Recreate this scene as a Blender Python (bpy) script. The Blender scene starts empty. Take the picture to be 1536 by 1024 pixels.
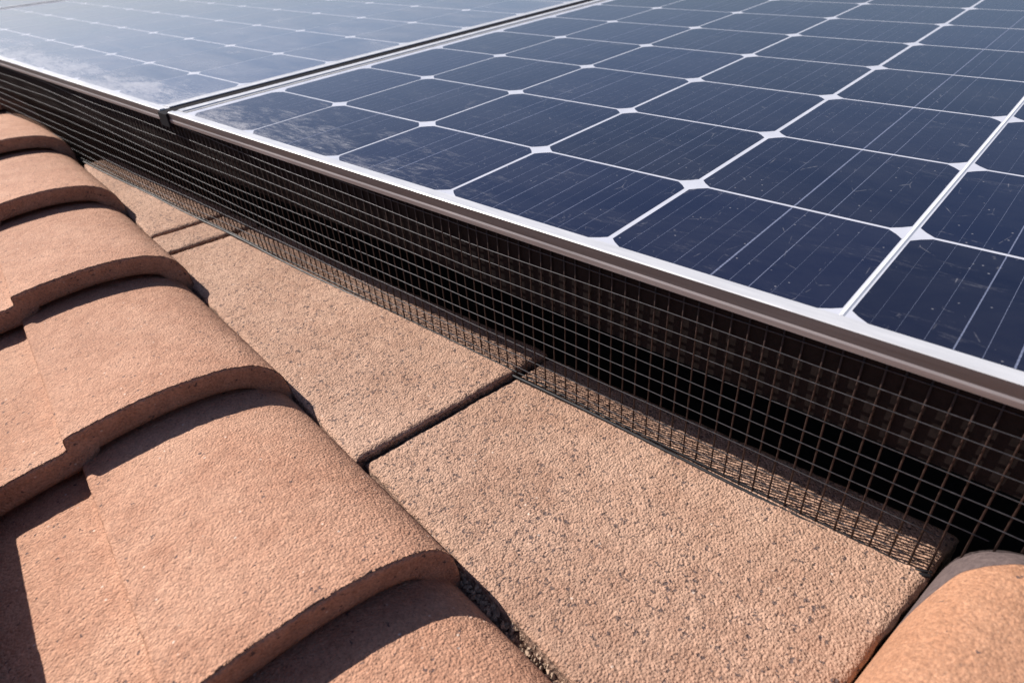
import bpy, math, random
import numpy as np
from mathutils import Matrix, Vector
random.seed(7)
rs = np.random.RandomState(5)
SC = bpy.context.scene
COL = SC.collection

# ------------------------------------------------------------------ camera
cam_d = bpy.data.cameras.new("camera")
cam_d.sensor_fit = 'HORIZONTAL'
cam_d.sensor_width = 36.0
cam_d.lens = 36.0 * 986.6947 / 1536.0
cam_d.clip_start = 0.01
cam_d.clip_end = 2000.0
RR = np.array([[0.7448, 0.6643, -0.0629], [0.3410, -0.4599, -0.8199], [-0.5736, 0.5892, -0.5691]])
CP = Vector((0.8557, -0.3144, 0.2001))
cam = bpy.data.objects.new("camera", cam_d)
COL.objects.link(cam)
cam.matrix_world = Matrix(((RR[0, 0], -RR[1, 0], -RR[2, 0], CP.x),
                           (RR[0, 1], -RR[1, 1], -RR[2, 1], CP.y),
                           (RR[0, 2], -RR[1, 2], -RR[2, 2], CP.z),
                           (0, 0, 0, 1)))
cam_d.dof.use_dof = True
cam_d.dof.focus_distance = 0.50
cam_d.dof.aperture_fstop = 11.0
SC.camera = cam

# ------------------------------------------------------------------ light
LD = Vector((1.205, 0.275, -1.0)).normalized()      # direction the light travels
TS = -LD
ELEV = math.asin(TS.z)
AZ = math.atan2(TS.x, TS.y)
world = bpy.data.worlds.new("World")
SC.world = world
world.use_nodes = True
wn = world.node_tree
bg = wn.nodes["Background"]
sky = wn.nodes.new("ShaderNodeTexSky")
sky.sky_type = 'NISHITA'
sky.sun_disc = False
sky.sun_elevation = ELEV
sky.sun_rotation = AZ
sky.dust_density = 1.0
sky.ozone_density = 2.5
tint = wn.nodes.new("ShaderNodeMix"); tint.data_type = 'RGBA'; tint.blend_type = 'MULTIPLY'
tint.inputs[0].default_value = 1.0
tint.inputs[7].default_value = (1.01, 0.95, 1.03, 1)
wn.links.new(sky.outputs[0], tint.inputs[6])
wn.links.new(tint.outputs[2], bg.inputs[0])
bg.inputs[1].default_value = 0.066
sun_d = bpy.data.lights.new("sun", 'SUN')
sun_d.energy = 5.0
sun_d.angle = math.radians(0.5)
sun_d.color = (1.0, 0.94, 0.87)
sun = bpy.data.objects.new("sun", sun_d)
COL.objects.link(sun)
sun.rotation_euler = LD.to_track_quat('-Z', 'Y').to_euler()
sun.location = (-3, -1, 3)
SC.view_settings.view_transform = 'Standard'
SC.view_settings.look = 'None'
SC.view_settings.exposure = 0.62
SC.view_settings.gamma = 1.0

# ------------------------------------------------------------------ node helpers
def new_mat(name):
    m = bpy.data.materials.new(name)
    m.use_nodes = True
    nt = m.node_tree
    return m, nt, nt.nodes["Principled BSDF"]

class NT:
    def __init__(s, nt): s.nt = nt
    def n(s, t, **k):
        x = s.nt.nodes.new(t)
        for a, v in k.items(): setattr(x, a, v)
        return x
    def l(s, a, b): s.nt.links.new(a, b)
    def noise(s, vec, scale, detail=4, rough=0.6, dist=0.0):
        x = s.n("ShaderNodeTexNoise")
        x.inputs["Scale"].default_value = scale
        x.inputs["Detail"].default_value = detail
        x.inputs["Roughness"].default_value = rough
        x.inputs["Distortion"].default_value = dist
        s.l(vec, x.inputs["Vector"]); return x.outputs["Fac"]
    def voro(s, vec, scale, feature='F1', rnd=1.0):
        x = s.n("ShaderNodeTexVoronoi", feature=feature)
        x.inputs["Scale"].default_value = scale
        x.inputs["Randomness"].default_value = rnd
        s.l(vec, x.inputs["Vector"]); return x
    def ramp(s, fac, stops):
        x = s.n("ShaderNodeValToRGB")
        e = x.color_ramp.elements
        while len(e) < len(stops): e.new(0.5)
        for i, (p, c) in enumerate(stops):
            e[i].position = p
            e[i].color = (c, c, c, 1) if isinstance(c, (int, float)) else (*c, 1)
        s.l(fac, x.inputs[0]); return x.outputs[0]
    def mix(s, fac, a, b, mode='MIX'):
        x = s.n("ShaderNodeMix", data_type='RGBA', blend_type=mode)
        if isinstance(fac, (int, float)): x.inputs[0].default_value = fac
        else: s.l(fac, x.inputs[0])
        for sock, v in ((x.inputs[6], a), (x.inputs[7], b)):
            if isinstance(v, tuple): sock.default_value = (*v, 1)
            else: s.l(v, sock)
        return x.outputs[2]
    def math(s, op, a, b=None, clamp=False):
        x = s.n("ShaderNodeMath", operation=op, use_clamp=clamp)
        for i, v in enumerate((a, b)):
            if v is None: continue
            if isinstance(v, (int, float)): x.inputs[i].default_value = v
            else: s.l(v, x.inputs[i])
        return x.outputs[0]
    def bump(s, h, strength, dist, prev=None):
        x = s.n("ShaderNodeBump")
        x.inputs["Strength"].default_value = strength
        x.inputs["Distance"].default_value = dist
        s.l(h, x.inputs["Height"])
        if prev is not None: s.l(prev, x.inputs["Normal"])
        return x.outputs[0]
    def coords(s, scale=(1, 1, 1), rnd=True):
        tc = s.n("ShaderNodeTexCoord")
        mp = s.n("ShaderNodeMapping")
        mp.inputs["Scale"].default_value = scale
        s.l(tc.outputs["Object"], mp.inputs["Vector"])
        if rnd:
            oi = s.n("ShaderNodeObjectInfo")
            cb = s.n("ShaderNodeCombineXYZ")
            m1 = s.math('MULTIPLY', oi.outputs["Random"], 7.0)
            s.l(m1, cb.inputs[0]); s.l(m1, cb.inputs[1])
            s.l(cb.outputs[0], mp.inputs["Location"])
        return mp.outputs[0]

# ------------------------------------------------------------------ materials
def tile_mat(name, c_lo, c_hi, c_light, pits=0.5, grain=1.0, smooth=False):
    m, nt, b = new_mat(name)
    s = NT(nt)
    v = s.coords()
    big = s.noise(v, 9, 5, 0.6)
    mid = s.noise(v, 70, 4, 0.6)
    fine = s.noise(v, 560, 3, 0.7)
    fine2 = s.noise(v, 1300, 2, 0.7)
    col = s.mix(s.ramp(mid, [(0.32, 0.0), (0.68, 1.0)]), c_lo, c_hi)
    col = s.mix(s.math('MULTIPLY', s.ramp(big, [(0.45, 0.0), (0.75, 1.0)]), 0.55), col, c_light)
    col = s.mix(s.math('MULTIPLY', s.ramp(fine, [(0.30, 1.0), (0.48, 0.0)]), 0.50), col, (0.13, 0.062, 0.045))
    col = s.mix(s.math('MULTIPLY', s.ramp(fine2, [(0.58, 0.0), (0.72, 1.0)]), 0.45), col, (0.56, 0.39, 0.29))
    vg = s.voro(v, 720, 'SMOOTH_F1')
    sg = s.n("ShaderNodeSeparateColor"); s.l(vg.outputs["Color"], sg.inputs[0])
    gt = s.math('ADD', s.math('MULTIPLY', sg.outputs[0], 0.55), 0.72)
    gc = s.n("ShaderNodeCombineColor")
    for k_ in range(3): s.l(gt, gc.inputs[k_])
    col = s.mix(0.75, col, gc.outputs[0], 'MULTIPLY')
    # sparse dark pits / pale aggregate grains
    wn_ = s.n("ShaderNodeTexNoise"); wn_.inputs["Scale"].default_value = 330; wn_.inputs["Detail"].default_value = 3
    s.l(v, wn_.inputs["Vector"])
    wv = s.n("ShaderNodeVectorMath", operation='MULTIPLY_ADD')
    s.l(wn_.outputs["Color"], wv.inputs[0]); wv.inputs[1].default_value = (0.007, 0.007, 0.007); s.l(v, wv.inputs[2])
    vo = s.voro(wv.outputs[0], 330)
    sep = s.n("ShaderNodeSeparateColor"); s.l(vo.outputs["Color"], sep.inputs[0])
    size = s.math('ADD', s.math('MULTIPLY', sep.outputs[1], 0.32), 0.15)
    core = s.math('LESS_THAN', vo.outputs["Distance"], size)
    dens = s.ramp(s.noise(v, 6, 3, 0.6), [(0.40, 0.35), (0.62, 1.0)])
    pick = s.math('GREATER_THAN', s.math('ADD', sep.outputs[0], s.math('MULTIPLY', dens, 0.42 * pits)), 1.0)
    pit = s.math('MULTIPLY', core, pick)
    vo2 = s.voro(v, 210)
    sep2 = s.n("ShaderNodeSeparateColor"); s.l(vo2.outputs["Color"], sep2.inputs[0])
    core2 = s.ramp(vo2.outputs["Distance"], [(0.10, 1.0), (0.22, 0.0)])
    pale = s.math('MULTIPLY', core2, s.math('GREATER_THAN', sep2.outputs[1], 1.5 if smooth else 0.955))
    col = s.mix(s.math('MULTIPLY', pit, 0.8), col, (0.06, 0.045, 0.05))
    col = s.mix(s.math('MULTIPLY', pale, 0.7), col, (0.75, 0.62, 0.52))
    # tile to tile tone and faint weather stains
    oi = s.n("ShaderNodeObjectInfo")
    stain = s.noise(s.coords((1, 1, 1)), 4.5, 6, 0.72)
    tone = s.math('ADD', s.math('MULTIPLY', oi.outputs["Random"], 0.12), s.ramp(stain, [(0.35, 0.84), (0.60, 0.96)]))
    cbx = s.n("ShaderNodeCombineColor")
    for k_ in range(3): s.l(tone, cbx.inputs[k_])
    col = s.mix(1.0, col, cbx.outputs[0], 'MULTIPLY')
    s.l(col, b.inputs["Base Color"])
    b.inputs["Roughness"].default_value = 0.85
    b.inputs["Specular IOR Level"].default_value = 0.35
    h = s.math('ADD', s.math('MULTIPLY', fine, 0.6), s.math('MULTIPLY', s.math('SUBTRACT', 1.0, vg.outputs['Distance']), 0.6))
    h = s.math('SUBTRACT', h, s.math('MULTIPLY', pit, 0.8))
    h = s.math('ADD', h, s.math('MULTIPLY', s.noise(v, 240, 3, 0.6), 0.35))
    nb = s.bump(h, 1.0, 0.0017 * grain)
    s.l(nb, b.inputs["Normal"])
    return m

M_BARREL = tile_mat("barrel_concrete", (0.40, 0.199, 0.123), (0.49, 0.265, 0.171), (0.56, 0.350, 0.245), 0.22, 0.9)
M_FLAT = tile_mat("flat_concrete", (0.385, 0.220, 0.148), (0.48, 0.295, 0.205), (0.53, 0.355, 0.262), 1.5, 1.15)
M_SMOOTH = tile_mat("smooth_terracotta", (0.35, 0.172, 0.098), (0.40, 0.207, 0.122), (0.43, 0.238, 0.15), 0.10, 0.4, True)

def rough_side_mat():
    m, nt, b = new_mat("broken_tile_edge")
    s = NT(nt); v = s.coords()
    f = s.noise(v, 380, 4, 0.7)
    col = s.ramp(f, [(0.36, (0.08, 0.045, 0.033)), (0.52, (0.27, 0.16, 0.11)), (0.68, (0.48, 0.33, 0.24))])
    s.l(col, b.inputs["Base Color"])
    b.inputs["Roughness"].default_value = 0.95
    s.l(s.bump(f, 1.0, 0.004), b.inputs["Normal"])
    return m
M_SIDE = rough_side_mat()

def rim_shade_mat():  # shadow band painted as dark colour, nothing casts it
    m, nt, b = new_mat("painted_shade_rim")
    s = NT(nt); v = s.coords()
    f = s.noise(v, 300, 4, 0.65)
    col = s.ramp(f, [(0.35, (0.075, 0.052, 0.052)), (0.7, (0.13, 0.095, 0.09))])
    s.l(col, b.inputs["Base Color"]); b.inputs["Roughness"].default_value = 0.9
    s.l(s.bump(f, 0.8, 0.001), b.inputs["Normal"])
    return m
M_RIM_SHADE = rim_shade_mat()

def plain(name, col, rough, metal=0.0, spec=0.5, nscale=None, amp=0.25, bump=0.0, stretch=(1, 1, 1)):
    m, nt, b = new_mat(name)
    s = NT(nt)
    b.inputs["Roughness"].default_value = rough
    b.inputs["Metallic"].default_value = metal
    b.inputs["Specular IOR Level"].default_value = spec
    if nscale:
        v = s.coords(stretch)
        f = s.noise(v, nscale, 4, 0.6)
        lo = tuple(c * (1 - amp) for c in col); hi = tuple(min(1, c * (1 + amp)) for c in col)
        s.l(s.ramp(f, [(0.3, lo), (0.7, hi)]), b.inputs["Base Color"])
        s.l(s.ramp(f, [(0.3, max(0, rough - 0.1)), (0.7, min(1, rough + 0.12))]), b.inputs["Roughness"])
        if bump: s.l(s.bump(f, 0.6, bump), b.inputs["Normal"])
    else:
        b.inputs["Base Color"].default_value = (*col, 1)
    return m
M_LIP = plain("white_anodised_rail", (0.56, 0.56, 0.57), 0.38, 0.15, 0.5, 30, 0.06, 0, (1, 6, 6))
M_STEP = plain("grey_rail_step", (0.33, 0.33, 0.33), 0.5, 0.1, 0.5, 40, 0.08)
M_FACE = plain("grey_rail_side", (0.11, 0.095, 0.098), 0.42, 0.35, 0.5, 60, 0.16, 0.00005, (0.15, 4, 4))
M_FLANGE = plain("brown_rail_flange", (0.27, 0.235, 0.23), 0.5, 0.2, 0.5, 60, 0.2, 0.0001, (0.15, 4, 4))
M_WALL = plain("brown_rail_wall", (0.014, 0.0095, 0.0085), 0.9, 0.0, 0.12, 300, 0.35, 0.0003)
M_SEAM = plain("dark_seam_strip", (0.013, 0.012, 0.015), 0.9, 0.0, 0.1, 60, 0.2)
M_WIRE_H = plain("galvanised_black_wire", (0.052, 0.050, 0.056), 0.5, 0.5, 0.5, 300, 0.3)
M_WIRE_V = plain("shade_brown_wire", (0.030, 0.014, 0.010), 0.6, 0.2, 0.45, 260, 0.5)  # brown puts the shade on the upright wires into their colour
M_ROD = plain("dark_hem_wire", (0.016, 0.015, 0.017), 0.55, 0.2, 0.5, 200, 0.3)
M_FELT = plain("shade_black_felt", (0.012, 0.011, 0.011), 0.95, 0, 0.2, 200, 0.4, 0.001)  # felt black also stands in for the shade under the panels
M_BACK = plain("panel_back", (0.03, 0.03, 0.03), 0.7)
M_GROUND = plain("dry_ground", (0.22, 0.18, 0.13), 0.95, 0, 0.2, 0.5, 0.3, 0.02)
M_CRUMB = plain("mortar_crumb", (0.36, 0.26, 0.19), 0.95, 0, 0.2, 500, 0.4, 0.001)

def pv_mat(name, cell, haze):
    """cell under dusty glass: base colour, glossy coat, dust patches"""
    m, nt, b = new_mat(name)
    s = NT(nt)
    v = s.coords((1, 1, 1), False)
    vs = s.coords((0.55, 1.6, 1), False)
    # dust along the low edge of the module: strongest in the first centimetres, with ragged patches
    tc = s.n("ShaderNodeTexCoord")
    sx = s.n("ShaderNodeSeparateXYZ"); s.l(tc.outputs["Object"], sx.inputs[0])
    edge = s.n("ShaderNodeMapRange"); edge.clamp = True
    s.l(sx.outputs[1], edge.inputs[0])
    edge.inputs[1].default_value = 0.015; edge.inputs[2].default_value = 0.13
    edge.inputs[3].default_value = 1.0; edge.inputs[4].default_value = 0.0
    far = s.n("ShaderNodeMapRange"); far.clamp = True
    s.l(sx.outputs[0], far.inputs[0])
    far.inputs[1].default_value = 0.62 if not haze else 9.0
    far.inputs[2].default_value = 0.05 if not haze else 8.0
    far.inputs[3].default_value = 0.10; far.inputs[4].default_value = 1.0
    patch = s.noise(vs, 16, 7, 0.72, 0.6)
    streak = s.noise(s.coords((1.0, 5.0, 1), False), 42, 6, 0.75, 0.4)
    grit = s.noise(v, 520, 3, 0.8)
    e2 = s.math('MULTIPLY', edge.outputs[0], far.outputs[0])
    pm = s.math('ADD', s.math('MULTIPLY', patch, 0.55), s.math('MULTIPLY', streak, 0.45))
    pm = s.math('ADD', pm, s.math('MULTIPLY', e2, 0.20))
    heavy = s.math('MULTIPLY', s.ramp(pm, [(0.575, 0.0), (0.70, 1.0)]), s.ramp(grit, [(0.36, 0.15), (0.62, 1.0)]))
    heavy = s.math('MULTIPLY', heavy, s.math('POWER', far.outputs[0], 0.7))
    # light overall film
    film = s.ramp(s.noise(vs, 9, 8, 0.72, 0.8), [(0.38, 0.0), (0.68, 1.0)])
    # specks and hair scratches
    vo = s.voro(v, 210)
    sp = s.n("ShaderNodeSeparateColor"); s.l(vo.outputs["Color"], sp.inputs[0])
    sk = s.math('MULTIPLY', s.ramp(vo.outputs["Distance"], [(0.06, 1.0), (0.17, 0.0)]), s.math('GREATER_THAN', sp.outputs[0], 0.90))
    sc_ = s.voro(s.coords((1, 0.6, 1), False), 34, 'DISTANCE_TO_EDGE')
    scr = s.ramp(sc_.outputs["Distance"], [(0.0, 1.0), (0.014, 0.0)])
    scr = s.math('MULTIPLY', scr, s.ramp(s.noise(v, 60, 4, 0.7), [(0.54, 0.0), (0.68, 1.0)]))
    d = s.math('MULTIPLY', heavy, 0.62)
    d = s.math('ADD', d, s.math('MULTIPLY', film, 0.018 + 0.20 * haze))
    d = s.math('ADD', d, s.math('MULTIPLY', sk, 0.30))
    d = s.math('ADD', d, s.math('MULTIPLY', scr, 0.20), True)
    gi = s.n("ShaderNodeNewGeometry")
    tone = s.math('ADD', s.math('MULTIPLY', gi.outputs["Random Per Island"], 0.45), 0.78)
    cc = s.n("ShaderNodeCombineColor")
    for k_ in range(3): s.l(s.math('MULTIPLY', tone, cell[k_]), cc.inputs[k_])
    col = s.mix(d, cc.outputs[0], (0.62, 0.60, 0.61))
    s.l(col, b.inputs["Base Color"])
    r = s.math('ADD', s.math('MULTIPLY', d, 0.5), 0.16, True)
    s.l(r, b.inputs["Roughness"])
    b.inputs["IOR"].default_value = 1.40
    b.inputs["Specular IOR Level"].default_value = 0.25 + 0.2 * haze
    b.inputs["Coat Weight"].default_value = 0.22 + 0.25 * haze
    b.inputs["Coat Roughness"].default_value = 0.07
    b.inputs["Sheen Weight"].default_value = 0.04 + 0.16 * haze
    b.inputs["Sheen Roughness"].default_value = 0.35
    b.inputs["Sheen Tint"].default_value = (0.9, 0.93, 1.0, 1)
    # faint waviness in the glass
    s.l(s.bump(s.noise(v, 14, 3, 0.5), 0.25, 0.0012), b.inputs["Coat Normal"])
    return m
CELL = (0.006, 0.009, 0.027)
M_CELL_R = pv_mat("dark_blue_cell", CELL, 0.0)
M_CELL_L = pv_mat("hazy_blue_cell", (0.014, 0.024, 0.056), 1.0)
M_SHEET = plain("white_backsheet", (0.50, 0.51, 0.56), 0.30, 0, 0.5, 40, 0.05)
M_RIBBON = plain("pale_ribbon", (0.80, 0.79, 0.78), 0.3, 0, 0.5, 40, 0.05)
M_BUS = plain("silver_busbar", (0.17, 0.19, 0.27), 0.35, 0.2, 0.5, 700, 0.5)

# ------------------------------------------------------------------ mesh helpers
def link(name, verts, faces, mat, parent=None, smooth=False, mats=None, midx=None):
    me = bpy.data.meshes.new(name)
    me.from_pydata([tuple(v) for v in verts], [], [tuple(f) for f in faces])
    for mm in (mats or [mat]): me.materials.append(mm)
    if midx is not None: me.polygons.foreach_set("material_index", np.asarray(midx, dtype=np.int32))
    if smooth: me.polygons.foreach_set("use_smooth", np.ones(len(me.polygons), dtype=bool))
    me.update()
    o = bpy.data.objects.new(name, me)
    COL.objects.link(o)
    if parent is not None: o.parent = parent
    return o

def empty(name, loc=(0, 0, 0)):
    o = bpy.data.objects.new(name, None)
    o.empty_display_size = 0.05
    o.location = loc
    COL.objects.link(o); return o

def tag(o, label=None, cat=None, group=None, kind=None):
    if label: o["label"] = label
    if cat: o["category"] = cat
    if group: o["group"] = group
    if kind: o["kind"] = kind
    return o

class MB:
    def __init__(s): s.v = []; s.f = []; s.m = []
    def box(s, x0, x1, y0, y1, z0, z1, mi=0):
        b = len(s.v)
        s.v += [(x0, y0, z0), (x1, y0, z0), (x1, y1, z0), (x0, y1, z0), (x0, y0, z1), (x1, y0, z1), (x1, y1, z1), (x0, y1, z1)]
        for f in ((0, 3, 2, 1), (4, 5, 6, 7), (0, 1, 5, 4), (1, 2, 6, 5), (2, 3, 7, 6), (3, 0, 4, 7)):
            s.f.append(tuple(b + i for i in f)); s.m.append(mi)
    def poly(s, pts, mi=0):
        b = len(s.v); s.v += list(pts); s.f.append(tuple(range(b, b + len(pts)))); s.m.append(mi)
    def prism(s, prof, x0, x1, axis='x', mis=None):
        """closed profile (y,z) extruded along x"""
        b = len(s.v); n = len(prof)
        for x in (x0, x1):
            for (y, z) in prof: s.v.append((x, y, z) if axis == 'x' else (y, x, z))
        for i in range(n):
            j = (i + 1) % n
            s.f.append((b + i, b + j, b + n + j, b + n + i)); s.m.append(mis[i] if mis else 0)
        s.f.append(tuple(b + i for i in range(n))); s.m.append(0)
        s.f.append(tuple(b + n + i for i in reversed(range(n)))); s.m.append(0)
    def tube(s, pts, r, n=6, mi=0):
        pts = [Vector(p) for p in pts]; b = len(s.v)
        for k, p in enumerate(pts):
            d = (pts[min(k + 1, len(pts) - 1)] - pts[max(k - 1, 0)]).normalized()
            up = Vector((0, 0, 1)) if abs(d.z) < 0.8 else Vector((0, 1, 0))
            u = d.cross(up).normalized(); w = d.cross(u)
            for i in range(n):
                a = 2 * math.pi * i / n
                s.v.append(tuple(p + u * (r * math.cos(a)) + w * (r * math.sin(a))))
        for k in range(len(pts) - 1):
            for i in range(n):
                j = (i + 1) % n
                s.f.append((b + k * n + i, b + k * n + j, b + (k + 1) * n + j, b + (k + 1) * n + i)); s.m.append(mi)
        s.f.append(tuple(b + i for i in reversed(range(n)))); s.m.append(mi)
        e = b + (len(pts) - 1) * n
        s.f.append(tuple(e + i for i in range(n))); s.m.append(mi)
    def build(s, name, mats, parent=None, smooth=False):
        mats = mats if isinstance(mats, list) else [mats]
        return link(name, s.v, s.f, None, parent, smooth, mats, s.m)

_perm = rs.rand(64, 64, 64)
def vnoise(x, y, z, f):
    x, y, z = x * f + 100.3, y * f + 100.7, z * f + 100.1
    xi, yi, zi = np.floor(x).astype(int), np.floor(y).astype(int), np.floor(z).astype(int)
    fx, fy, fz = x - xi, y - yi, z - zi
    fx, fy, fz = (t * t * (3 - 2 * t) for t in (fx, fy, fz))
    P = lambda a, b, c: _perm[(xi + a) & 63, (yi + b) & 63, (zi + c) & 63]
    L = lambda a, b, t: a + (b - a) * t
    return L(L(L(P(0, 0, 0), P(1, 0, 0), fx), L(P(0, 1, 0), P(1, 1, 0), fx), fy),
             L(L(P(0, 0, 1), P(1, 0, 1), fx), L(P(0, 1, 1), P(1, 1, 1), fx), fy), fz) - 0.5

# ------------------------------------------------------------------ roof + ground (setting)
mb = MB(); mb.box(-7, 6, -4, 6, -0.55, -0.215)
tag(mb.build("roof", M_FELT), kind="structure")
mb = MB(); mb.poly([(-900, -900, -4), (900, -900, -4), (900, 900, -4), (-900, 900, -4)])
tag(mb.build("ground", M_GROUND), kind="structure")

# tile axes on the roof
A = math.radians(-8.5)
TA = np.array([math.cos(A), math.sin(A), 0.0])       # down the tile course
TB = np.array([-math.sin(A), math.cos(A), 0.0])      # across
P0 = -0.068                                          # foot line of the barrel column

# ------------------------------------------------------------------ barrel tiles
PROF = [(0.000, -0.186), (0.0015, -0.170), (0.0028, -0.155), (0.0030, -0.143), (0.0010, -0.1305), (-0.0030, -0.1205), (-0.0090, -0.1125),
        (-0.0200, -0.1045), (-0.0360, -0.0985), (-0.0550, -0.0948), (-0.0790, -0.0926), (-0.1040, -0.0926),
        (-0.1300, -0.0944), (-0.1540, -0.0974), (-0.1556, -0.0984), (-0.1568, -0.1068), (-0.1600, -0.1080), (-0.1750, -0.1090), (-0.2000, -0.1122),
        (-0.2300, -0.1180), (-0.2650, -0.1260), (-0.3000, -0.1330), (-0.3300, -0.1380)]

def resample(prof, step, keep=()):
    p = np.array(prof, float); out = [p[0]]
    # catmull-rom style smooth resampling with the step kept crisp
    for i in range(len(p) - 1):
        L = np.linalg.norm(p[i + 1] - p[i]); n = max(1, int(round(L / step)))
        lin = -0.161 < p[i][0] < -0.153 or -0.161 < p[i + 1][0] < -0.153
        m0 = (p[i + 1] - p[max(i - 1, 0)]) * 0.5; m1 = (p[min(i + 2, len(p) - 1)] - p[i]) * 0.5
        l = L
        m0 = m0 / (np.linalg.norm(m0) + 1e-9) * l; m1 = m1 / (np.linalg.norm(m1) + 1e-9) * l
        for k in range(1, n + 1):
            t = k / n
            h = (2 * t**3 - 3 * t**2 + 1) * p[i] + (t**3 - 2 * t**2 + t) * m0 + (-2 * t**3 + 3 * t**2) * p[i + 1] + (t**3 - t**2) * m1
            if lin: h = p[i] * (1 - t) + p[i + 1] * t
            out.append(h)
    return np.array(out)

def barrel_tile(s_nose, s_up, drop, dy, dz, step, seed, yaw=0.0, prof=PROF, thick=0.0215, mat=None):
    """tile whose nose is at s_nose; runs back to s_up; surface falls by `drop` over the exposure"""
    pr = resample(prof, step)
    n = len(pr)
    tg = np.gradient(pr, axis=0); tg /= np.linalg.norm(tg, axis=1)[:, None] + 1e-9
    nrm = np.c_[-tg[:, 1], tg[:, 0]]         # points inwards/downwards for this winding
    if nrm[n // 2, 1] > 0: nrm = -nrm
    # smooth the inner offset so that it does not fold at the step
    for _ in range(int(0.004 / step) + 2):
        nrm[1:-1] = (nrm[:-2] + nrm[1:-1] + nrm[2:]) / 3
    nrm /= np.linalg.norm(nrm, axis=1)[:, None]
    inner = pr + nrm * thick
    S = np.arange(s_up, s_nose - 1e-6, step)
    S = np.r_[S, s_nose - 0.0022, s_nose - 0.0008, s_nose]
    inset = np.zeros(len(S)); inset[-1] = 0.0020; inset[-2] = 0.0007
    m = len(S)
    verts = []
    x0 = s_nose
    prn = pr - 0
    for k in range(m):
        z = -drop * (s_nose - S[k]) / (s_nose - s_up) * 1.0
        q = pr + nrm * inset[k]
        X = np.c_[np.full(n, S[k] - x0), q[:, 0], q[:, 1] + z]
        verts.append(X)
    V = np.concatenate(verts)
    # grain: real relief
    w = V + seed * 3.1
    dd = 0.0006 * vnoise(w[:, 0], w[:, 1], w[:, 2], 300) + 0.0003 * vnoise(w[:, 0], w[:, 1], w[:, 2], 110) + 0.0014 * vnoise(w[:, 0], w[:, 1], w[:, 2], 13)
    N3 = np.tile(np.c_[np.zeros(n), nrm], (m, 1))
    V = V + N3 * dd[:, None]
    jag = 0.0007 * vnoise(w[:, 0], w[:, 1], w[:, 2], 300) + 0.0013 * vnoise(w[:, 0], w[:, 1], w[:, 2], 45)
    nosew = np.repeat(np.clip((S - (s_nose - 0.006)) / 0.006, 0, 1), n)
    V[:, 0] += jag * nosew
    faces = []
    idx = np.arange(m * n).reshape(m, n)
    F = np.stack([idx[:-1, :-1], idx[:-1, 1:], idx[1:, 1:], idx[1:, :-1]], -1).reshape(-1, 4)
    faces.append(F)
    # nose face, a few rings down to the inner edge
    R = 5; prev = idx[-1]; base = m * n; VV = [V]; 
    last = V[idx[-1]]
    inn = np.c_[np.zeros(n), inner[:, 0], inner[:, 1]]
    for r_ in range(1, R + 1):
        t = r_ / R
        ring = last * (1 - t) + inn * t
        if r_ < R:
            ww = ring + seed
            ring[:, 0] += 0.0006 * vnoise(ww[:, 0], ww[:, 1], ww[:, 2], 160)
        ring[:, 0] += -0.003 * t
        cur = base + np.arange(n)
        faces.append(np.stack([prev[:-1], prev[1:], cur[1:], cur[:-1]], -1))
        VV.append(ring); prev = cur; base += n
    # underside back to the upper end
    back = np.c_[np.full(n, s_up - x0), inner[:, 0], inner[:, 1] - drop]
    cur = base + np.arange(n)
    faces.append(np.stack([prev[:-1], prev[1:], cur[1:], cur[:-1]], -1))
    VV.append(back)
    faces.append(np.stack([cur[:-1], cur[1:], idx[0][1:], idx[0][:-1]], -1))
    V = np.concatenate(VV); F = np.concatenate(faces)
    o = link("barrel_tile", V.tolist(), F.tolist(), mat or M_BARREL, smooth=True)
    loc = TA * s_nose + TB * (P0 + dy)
    o.location = (loc[0], loc[1], dz)
    o.rotation_euler = (0, 0, A + yaw)
    return o

NOSES = [1.13, 0.893, 0.6658, 0.4208, 0.1473, -0.1515, -0.494, -0.87, -1.27, -1.68]
B_LABELS = [
 "terracotta barrel tile beyond the bottom edge of the photo, overlapped by the tile above it",
 "terracotta barrel tile at the bottom centre, emerging from under the largest nose",
 "large terracotta barrel tile whose curved nose ends beside the frontmost flat tile",
 "terracotta barrel tile with nose just left of the joint between the large flat tiles",
 "terracotta barrel tile at the middle left, third curved nose from the bottom",
 "terracotta barrel tile with nose left of the two thin joints, fourth from the bottom",
 "terracotta barrel tile whose nose touches the wire screen's foot, fifth from the bottom",
 "small distant terracotta barrel tile against the black wire screen, sixth curved nose from the bottom",
 "farthest terracotta barrel tile in view at the left edge, partly under the wire screen",
 "terracotta barrel tile past the left edge of the photo, partly under the solar panels"]
for i, sn in enumerate(NOSES[:-1]):
    up = NOSES[i + 1]
    st = [0.004, 0.0022, 0.0017, 0.0017, 0.0018, 0.0022, 0.003, 0.004, 0.005][i]
    ex = sn - up
    ov = 0.035
    o = barrel_tile(sn, up - ov, 0.027 * (ex + ov) / ex, [0, 0, 0.0, -.0005, .0012, .0015, .001, 0, 0][i], 0.0, st, i + 1, yaw=[0, .004, -.004, .003, 0, .004, 0, 0, 0][i])
    tag(o, B_LABELS[i], "roof tile", "terracotta barrel tiles in the left column")

# next column to the left: mostly out of view, throws the shade in the bottom left corner
N2 = [1.02, 0.775, 0.54, 0.29, 0.02, -0.28]
for i, sn in enumerate(N2[:-1]):
    up = N2[i + 1]
    o = barrel_tile(sn, up - 0.035, 0.027, (-0.224, -0.218, -0.231, -0.227, -0.227)[i], (0.085, 0.085, 0.070, 0.060, 0.055)[i], 0.004, 20 + i,
                    yaw=(0.02, 0.035, 0.02, 0, 0)[i], prof=[(0.0, -0.262)] + PROF[1:])
    tag(o, "terracotta barrel tile outside the left edge of the photo that shades the bottom left corner", "roof tile", "terracotta barrel tiles of the outer column")

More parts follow.
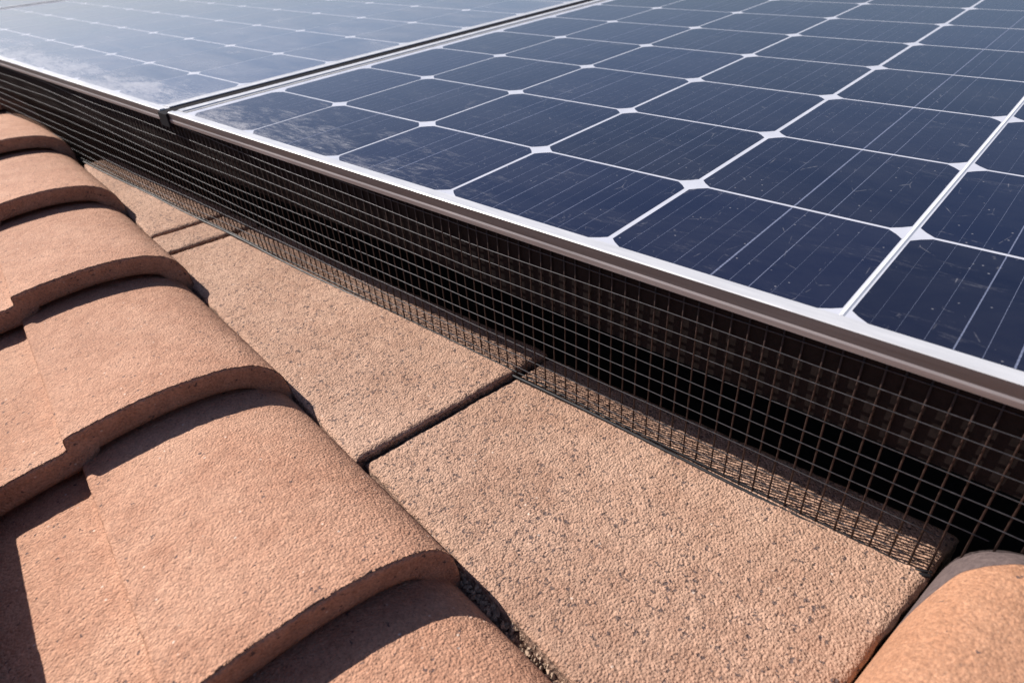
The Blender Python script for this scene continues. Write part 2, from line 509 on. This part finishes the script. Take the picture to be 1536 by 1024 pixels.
# ------------------------------------------------------------------ flat tiles
def flat_tile(s0, s1, p_left, y_back, z0, z1, step, seed, label, thick=0.026, lx=0.0, p_right=None):
    ns = int((s1 - s0) / step) + 1
    U = np.linspace(0, 1, ns)
    s = s0 + (s1 - s0) * U
    pb = (y_back + 0.1478 * s) / 0.989 - P0 if p_right is None else np.full(ns, p_right)
    pb = np.maximum(pb, p_left + 0.004)
    wmax = (pb - p_left).max(); nw = int(wmax / step) + 1
    W = np.linspace(0, 1, nw)
    Sg, Wg = np.meshgrid(s, W, indexing='ij')
    Pg = p_left + (pb[:, None] - p_left) * Wg
    Z = z0 + (z1 - z0) * ((Sg - s0) / (s1 - s0))
    w = np.c_[Sg.ravel(), Pg.ravel(), Z.ravel()] + seed * 2.7
    nz = lambda f: vnoise(w[:, 0], w[:, 1], w[:, 2], f).reshape(Sg.shape)
    Z = Z + 0.0009 * nz(300) + 0.0005 * nz(130) + 0.0014 * nz(13)
    # rounded, crumbling edges
    d = np.minimum.reduce([Sg - s0, s1 - Sg, (Pg - p_left), (pb[:, None] - Pg) + 0.003])
    d = np.clip(d + 0.002 * nz(60), 0, None)
    r = 0.0055
    t = np.clip(1 - d / r, 0, 1)
    Z = Z - r * (1 - np.sqrt(1 - np.minimum(t, 0.97) ** 2)) * 0.8
    # ragged outline
    j = 0.0013 * nz(70) + 0.0010 * nz(250)
    Sg2 = Sg + np.where((U < 0.5)[:, None], j, -j) * np.clip(1 - np.minimum(Sg - s0, s1 - Sg) / 0.006, 0, 1)
    Pg2 = Pg + j * np.clip(1 - (Pg - p_left) / 0.006, 0, 1) * 1.2
    cs, cp = s0, P0
    wx = Sg2 * TA[0] + (Pg2 + P0) * TB[0]; wy = Sg2 * TA[1] + (Pg2 + P0) * TB[1]
    ox, oy = s1 * TA[0] + (p_left + P0) * TB[0], s1 * TA[1] + (p_left + P0) * TB[1]
    V = np.c_[(wx - ox).ravel(), (wy - oy).ravel(), Z.ravel()]
    idx = np.arange(ns * nw).reshape(ns, nw)
    F = [np.stack([idx[:-1, :-1], idx[1:, :-1], idx[1:, 1:], idx[:-1, 1:]], -1).reshape(-1, 4)]
    nf = len(F[0])
    ring = np.r_[idx[:, 0], idx[-1, 1:], idx[-2::-1, -1], idx[0, -2:0:-1]]
    base = len(V); VV = [V]; prev = ring
    K = 5; n = len(ring)
    lf = (Pg.ravel()[ring] - p_left) < 0.003
    for k in range(1, K + 1):
        q = V[ring].copy()
        q[:, 2] -= thick * k / K
        q[lf] -= TB * 0.009 * min(1.0, k / 5)
        ww = q + seed
        q[:, 0] += 0.0016 * vnoise(ww[:, 0], ww[:, 1], ww[:, 2], 210); q[:, 1] += 0.0016 * vnoise(ww[:, 1], ww[:, 0], ww[:, 2], 210)
        cur = base + np.arange(n)
        F.append(np.stack([prev, np.roll(prev, -1), np.roll(cur, -1), cur], -1)[:, ::-1])
        VV.append(q); prev = cur; base += n
    Fc = np.concatenate(F)
    faces = Fc.tolist() + [prev.tolist()]
    mi = [0] * nf + [1] * (len(faces) - nf)
    o = link("flat_tile", np.concatenate(VV).tolist(), faces, None, smooth=True, mats=[M_FLAT, M_SIDE], midx=mi)
    o.location = (ox, oy, 0)
    tag(o, label, "roof tile", "flat pan tiles beside the barrel tiles")
    return o
flat_tile(0.5335, 0.853, 0.0085, 0.050, -0.1502, -0.1445, 0.0017, 31, "frontmost flat sandy roof tile with dark specks, its far corner under the wire screen")
flat_tile(0.043, 0.5325, 0.0025, 0.048, -0.1500, -0.1440, 0.0017, 32, "long flat sandy roof tile between the open joint and the two thin joints", thick=0.026)
flat_tile(-0.0265, 0.0405, 0.0035, 0.048, -0.1490, -0.1470, 0.0020, 33, "narrow flat tile strip between the two thin joints")
flat_tile(-0.45, -0.0290, 0.0040, 0.048, -0.1490, -0.1470, 0.0028, 34, "farthest flat tile, a tapering wedge between barrel tiles and wire screen")

# ------------------------------------------------------------------ right-hand rounded tile
def dome_tile():
    root = empty("rounded_tile", (0.9, -0.05, 0))
    s = np.r_[np.arange(0.8545, 0.90, 0.0011), np.arange(0.90, 1.16, 0.003)]
    pc = np.interp(s, [0.8545, 0.8597, 0.8659, 0.8852, 0.92, 1.2], [0.145, 0.1640, 0.1836, 0.1990, 0.2090, 0.253])
    pb = (0.036 + 0.1478 * s) / 0.989 - P0
    def sup(t, e): t = np.clip(t, 0, 1); return (1 - (1 - t) ** e) ** (1 / e)
    def patch(nm, lo, hi, nv, mt):
        W = np.linspace(0, 1, nv)
        Pg = lo[:, None] + (hi - lo)[:, None] * W
        Sg = np.repeat(s[:, None], nv, 1)
        PX = Sg * TA[0] + (Pg + P0) * TB[0]; PY = Sg * TA[1] + (Pg + P0) * TB[1]
        rc = sup((Sg - 0.8545) / 0.052, 2.9) * sup((0.0380 - PY) / 0.050, 2.3)
        w = np.c_[PX.ravel(), PY.ravel(), np.zeros(PX.size)]
        nz = lambda f: vnoise(w[:, 0], w[:, 1], w[:, 2], f).reshape(Sg.shape)
        Z = -0.170 + 0.077 * rc + 0.0005 * nz(260) + 0.0020 * nz(16)
        V = np.c_[(PX - 0.9).ravel(), (PY + 0.05).ravel(), Z.ravel()]
        idx = np.arange(Sg.size).reshape(Sg.shape)
        F = np.stack([idx[:-1, :-1], idx[1:, :-1], idx[1:, 1:], idx[:-1, 1:]], -1).reshape(-1, 4)
        bot = V.copy(); bot[:, 2] -= 0.02
        ring = np.r_[idx[:, 0], idx[-1, 1:], idx[-2::-1, -1], idx[0, -2:0:-1]]
        nx = np.roll(ring, -1); nb = len(V)
        side = np.stack([nx, ring, ring + nb, nx + nb], -1)
        link(nm, np.concatenate([V, bot]).tolist(), np.concatenate([F, F[:, ::-1] + nb, side]).tolist(), mt, root, smooth=True)
    patch("tile_body", np.full(len(s), -0.03), pc, 110, M_SMOOTH)
    patch("rim_shade_strip", pc, pb, 26, M_RIM_SHADE)  # separate strip whose colour carries the shade band
    tag(root, "smooth orange rounded roof tile with a shade band painted along its rim in the bottom right corner", "roof tile")
dome_tile()

# ------------------------------------------------------------------ solar panels
def panel(name, label, x0, x1, ycols, xs, ys, wx, wy, cellmat, strong, y_near=0.006, y_far=1.50):
    """xs: cell column borders, ys: cell row borders (world); origin at the near left corner of the panel"""
    root = empty("solar_panel", (x0, 0, 0))
    X = lambda x: x - x0
    yi = 0.0186
    lip = MB()
    # near rail: white top lip with a small step, grey side, brown flange, back wall
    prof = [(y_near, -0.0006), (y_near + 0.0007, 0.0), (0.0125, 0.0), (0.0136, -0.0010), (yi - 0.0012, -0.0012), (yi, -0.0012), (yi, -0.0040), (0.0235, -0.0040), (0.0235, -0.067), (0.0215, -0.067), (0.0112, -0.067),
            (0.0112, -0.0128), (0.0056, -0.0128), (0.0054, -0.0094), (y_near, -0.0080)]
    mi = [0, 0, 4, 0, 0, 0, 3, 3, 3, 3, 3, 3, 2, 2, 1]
    lip.prism(prof, X(x0), X(x1), 'x', mi)
    yf = y_far
    # side rails and far rail
    for (a, b) in ((x0, x0 + 0.020), (x1 - 0.020, x1)):
        sgn = 1 if a == x0 else -1
        e0, e1 = (a, b) if sgn > 0 else (b, a)
        pr_ = [(X(e0), -0.0006), (X(e0) + sgn * 0.0007, 0.0), (X(e0) + sgn * 0.0125, 0.0), (X(e0) + sgn * 0.0136, -0.0012), (X(e1), -0.0012), (X(e1), -0.040), (X(e0), -0.040)]
        b0 = len(lip.v); n_ = len(pr_)
        lip.prism(pr_, 0.0238, yf, 'y', [0, 0, 0, 4, 3, 3, 1])
        lip.prism([(q[0], min(0.0, q[1]) + 0.0) for q in pr_[:5]] + [(X(e1), -0.0038), (X(e0), -0.0038)], 0.0189, 0.0235, 'y', [0, 0, 0, 4, 3, 3, 1])
    lip.box(X(x0 + 0.0203), X(x1 - 0.0203), yf - 0.018, yf - 0.001, -0.04, -0.0002, 0)
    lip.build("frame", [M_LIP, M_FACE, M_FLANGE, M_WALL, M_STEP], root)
    sh = MB()
    sh.box(X(x0 + 0.0195), X(x1 - 0.0195), yi + 0.0002, yf - 0.0185, -0.0034, -0.0016)
    back = sh.build("backsheet", M_SHEET, root)
    ce = MB(); rb = MB(); bu = MB()
    zc, zb, zr = -0.00155, -0.00151, -0.00105
    lo_x, hi_x = x0 + 0.0325, x1 - 0.024
    for i in range(len(xs) - 1):
        for j in range(len(ys) - 1):
            xa, xb = xs[i] + wx(i) / 2, xs[i + 1] - wx(i + 1) / 2
            ya, yb = ys[j] + wy / 2, ys[j + 1] - wy / 2
            xa = max(xa, lo_x); xb = min(xb, hi_x)
            ya = max(ya, yi + 0.0006); 
            cx, cy = 0.0108, 0.0098
            cyb = cy if j else 0.0080
            pts = [(xa + cx, ya), (xb - cx, ya), (xb - cx * .42, ya + cyb * .50), (xb, ya + cyb), (xb, yb - cy), (xb - cx * .44, yb - cy * .48), (xb - cx, yb), (xa + cx, yb), (xa + cx * .44, yb - cy * .48), (xa, yb - cy), (xa, ya + cyb), (xa + cx * .42, ya + cyb * .50)]
            ce.poly([(X(px), py, zc) for px, py in pts])
            wdt = xs[i + 1] - xs[i]
            for k, fr in enumerate((0.09, 0.17, 0.255, 0.34, 0.42, 0.505, 0.58, 0.66, 0.745, 0.83, 0.92)):
                hw = strong[k] * (1.0 + 0.5 * math.sin(i * 2.1 + k)) / 2
                xx = xs[i] + wdt * fr
                if xx < xa + 0.002 or xx > xb - 0.002: continue
                bu.poly([(X(xx - hw), ya + 0.0004, zb), (X(xx + hw), ya + 0.0004, zb), (X(xx + hw), yb - 0.0004, zb), (X(xx - hw), yb - 0.0004, zb)])
    ce.build("solar_cells", cellmat, root)
    bu.build("busbars", M_BUS, root)
    return root, X

xsR = [0.156 * i for i in range(11)]
ysR = [0.1416 * j - 0.0004 for j in range(11)]
wR = lambda i: [0.002, 0.0021, 0.0025, 0.0032, 0.0040, 0.0050, 0.0050, 0.0045, 0.004, 0.004, 0.004][i]
pR, XR = panel("r", None, -0.0085, 1.585, None, xsR, ysR, wR, 0.0027, M_CELL_R, (0.00015, 0.00022, 0.00016, 0.0005, 0.00016, 0.00085, 0.00015, 0.00040, 0.00018, 0.00022, 0.00015))
tag(pR, "dark navy solar panel on the right with crisp white cell grid", "solar panel", "solar panels in a row above the wire screen")
# raised pale ribbon along the thick cell gaps
rbm = MB()
for i, hw, hh in ((5, 0.0014, 0.0005), (6, 0.0014, 0.0005)):
    x = XR(xsR[i])
    rbm.prism([(x - hw, -0.0016), (x + hw, -0.0016), (x + hw * .2, -0.0014 + hh), (x - hw * .4, -0.0014 + hh)], 0.0190, 1.45, 'y', [0, 0, 0, 0])
rbm.build("ribbon", M_RIBBON, pR)

xsL = [-0.0440 - 0.1572 * (10 - i) for i in range(11)]
ysL = [0.1445 * j - 0.0100 for j in range(11)]
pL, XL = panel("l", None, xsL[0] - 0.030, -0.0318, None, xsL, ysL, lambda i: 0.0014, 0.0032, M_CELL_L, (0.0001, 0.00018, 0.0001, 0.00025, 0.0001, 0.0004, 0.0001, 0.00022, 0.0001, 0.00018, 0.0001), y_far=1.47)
tag(pL, "hazy dusty solar panel on the left, pale with sky reflection", "solar panel", "solar panels in a row above the wire screen")
xe = xsL[0] - 0.030 - 0.023
xsF = [xe - 0.013 - 0.1572 * (10 - i) for i in range(11)]
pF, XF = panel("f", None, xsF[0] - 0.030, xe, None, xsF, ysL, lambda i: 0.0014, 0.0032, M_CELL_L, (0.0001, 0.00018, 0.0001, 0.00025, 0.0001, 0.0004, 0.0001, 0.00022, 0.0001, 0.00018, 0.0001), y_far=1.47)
tag(pF, "farthest solar panel, only a sliver past the dark seam in the top left corner", "solar panel", "solar panels in a row above the wire screen")

def seam(x0, x1, label):
    mb = MB()
    z = -0.0018
    prof = [(0.0030, z - 0.0160), (0.0030, z - 0.0006), (0.0042, z), (1.47, z), (1.47, z - 0.004), (0.0100, z - 0.004), (0.0080, z - 0.0160)]
    mb.prism(prof, x0 + 0.0003, x1 - 0.0003, 'x')
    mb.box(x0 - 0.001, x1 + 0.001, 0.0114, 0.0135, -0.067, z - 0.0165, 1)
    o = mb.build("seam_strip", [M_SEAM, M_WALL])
    tag(o, label, "cover strip", "dark strips closing the gaps between panels")
seam(-0.0318, -0.0085, "dark strip in the gap between the left hazy and the right navy panel")
seam(xe, xe + 0.023, "dark strip in the far panel gap at the top left corner")

# ------------------------------------------------------------------ wire screen
scr = empty("wire_screen", (0, 0.009, -0.147))
tag(scr, "black welded wire mesh screen closing the gap between roof tiles and panels", "wire mesh")
YS = 0.0
def zfoot(x):
    """where the screen is trimmed: over the flat tiles low, over the barrels and the rounded tile higher"""
    if x > 0.864: return 0.004 + 0.044 * min(1.0, (x - 0.864) / 0.03) ** 0.6
    return 0.0
xsn = np.arange(-2.6, 1.60, 0.02)
def wav(x, k): return 0.0013 * math.sin(x * 7.1 + k * 0.9) + 0.0006 * math.sin(x * 19.7 + k * 2.9)
ztop = 0.1350
hw_ = MB(); pitch = 0.0122
k = 0
while k < 12:
    seg = []
    for x in xsn:
        z = (0.01155 + 0.0028 * min(1.0, max(0.0, (0.5 - x) / 1.0))) * (k + 1)
        if z < ztop + 0.001 and z > zfoot(x) + 0.001: seg.append((x, YS + 0.0006 * math.sin(x * 11 + k), z + wav(x, k)))
    if len(seg) > 1: hw_.tube(seg, 0.00036, 6)
    k += 1
hw_.build("horizontal_wires", M_WIRE_H, scr, True)
vw = MB()
x = -2.6; q = 0
while x < 1.58:
    xf = zfoot(x)
    dx = random.uniform(-0.0006, 0.0006); tl = random.uniform(-0.0009, 0.0009)
    pts = [(x + dx + tl * t, YS + 0.00105 + 0.0004 * math.sin(t * 3 + x * 30), xf + (ztop + 0.002 - xf) * t) for t in (0, .25, .5, .75, 1)]
    vw.tube(pts, 0.00062, 6)
    x += 0.01062; q += 1
vw.build("vertical_wires", M_WIRE_V, scr, True)
hm = MB()
seg = [(x, -0.0012 + 0.0007 * math.sin(x * 23), zfoot(x) - 0.0003 + 0.4 * wav(x, 9)) for x in np.arange(-2.6, 0.866, 0.008)]
hm.tube(seg, 0.0013, 8)
seg = [(x, 0.0009, zfoot(x) + 0.0022 + 0.4 * wav(x, 12)) for x in np.arange(-2.6, 0.866, 0.008)]
hm.tube(seg, 0.0007, 6)
hm.build("hem_wire", M_ROD, scr, True)

# ------------------------------------------------------------------ mortar crumbs along the barrel foot
cr = MB()
def crumb(c, r):
    pts = []
    b = len(cr.v)
    for (x, y, z) in ((1, 0, 0), (-1, 0, 0), (0, 1, 0), (0, -1, 0), (0, 0, 1), (0, 0, -1)):
        k_ = r * random.uniform(0.6, 1.3)
        cr.v.append((c[0] + x * k_ + random.uniform(-.3, .3) * r, c[1] + y * k_, c[2] + z * k_))
    for f in ((0, 2, 4), (2, 1, 4), (1, 3, 4), (3, 0, 4), (2, 0, 5), (1, 2, 5), (3, 1, 5), (0, 3, 5)):
        cr.f.append(tuple(b + i for i in f)); cr.m.append(0)
for _ in range(900):
    s_ = random.choice([random.uniform(0.655, 0.90), random.uniform(0.42, 0.51), random.uniform(0.655, 0.80)])
    p_ = random.uniform(0.001, 0.0085)
    w = TA * s_ + TB * (P0 + p_)
    crumb((w[0], w[1], -0.1545 + random.uniform(-0.002, 0.003)), random.choice([0.0006, 0.0009, 0.0013, 0.0019]))
ss = np.arange(-0.3, 0.92, 0.0035); pp = np.linspace(-0.012, 0.016, 9)
b0 = len(cr.v)
for s_ in ss:
    for p_ in pp:
        w = TA * s_ + TB * (P0 + p_)
        z = -0.1560 + 0.006 * float(vnoise(np.array([w[0]]), np.array([w[1]]), np.array([0.0]), 120)[0]) + random.uniform(-0.0008, 0.0008)
        cr.v.append((w[0], w[1], z))
n_ = len(pp)
for i in range(len(ss) - 1):
    for j in range(n_ - 1):
        cr.f.append((b0 + i * n_ + j, b0 + (i + 1) * n_ + j, b0 + (i + 1) * n_ + j + 1, b0 + i * n_ + j + 1)); cr.m.append(1)
o = cr.build("mortar_crumbs", [M_CRUMB, M_SIDE])
tag(o, "loose pale mortar crumbs in the gap between barrel and flat tiles", "debris", kind="stuff")
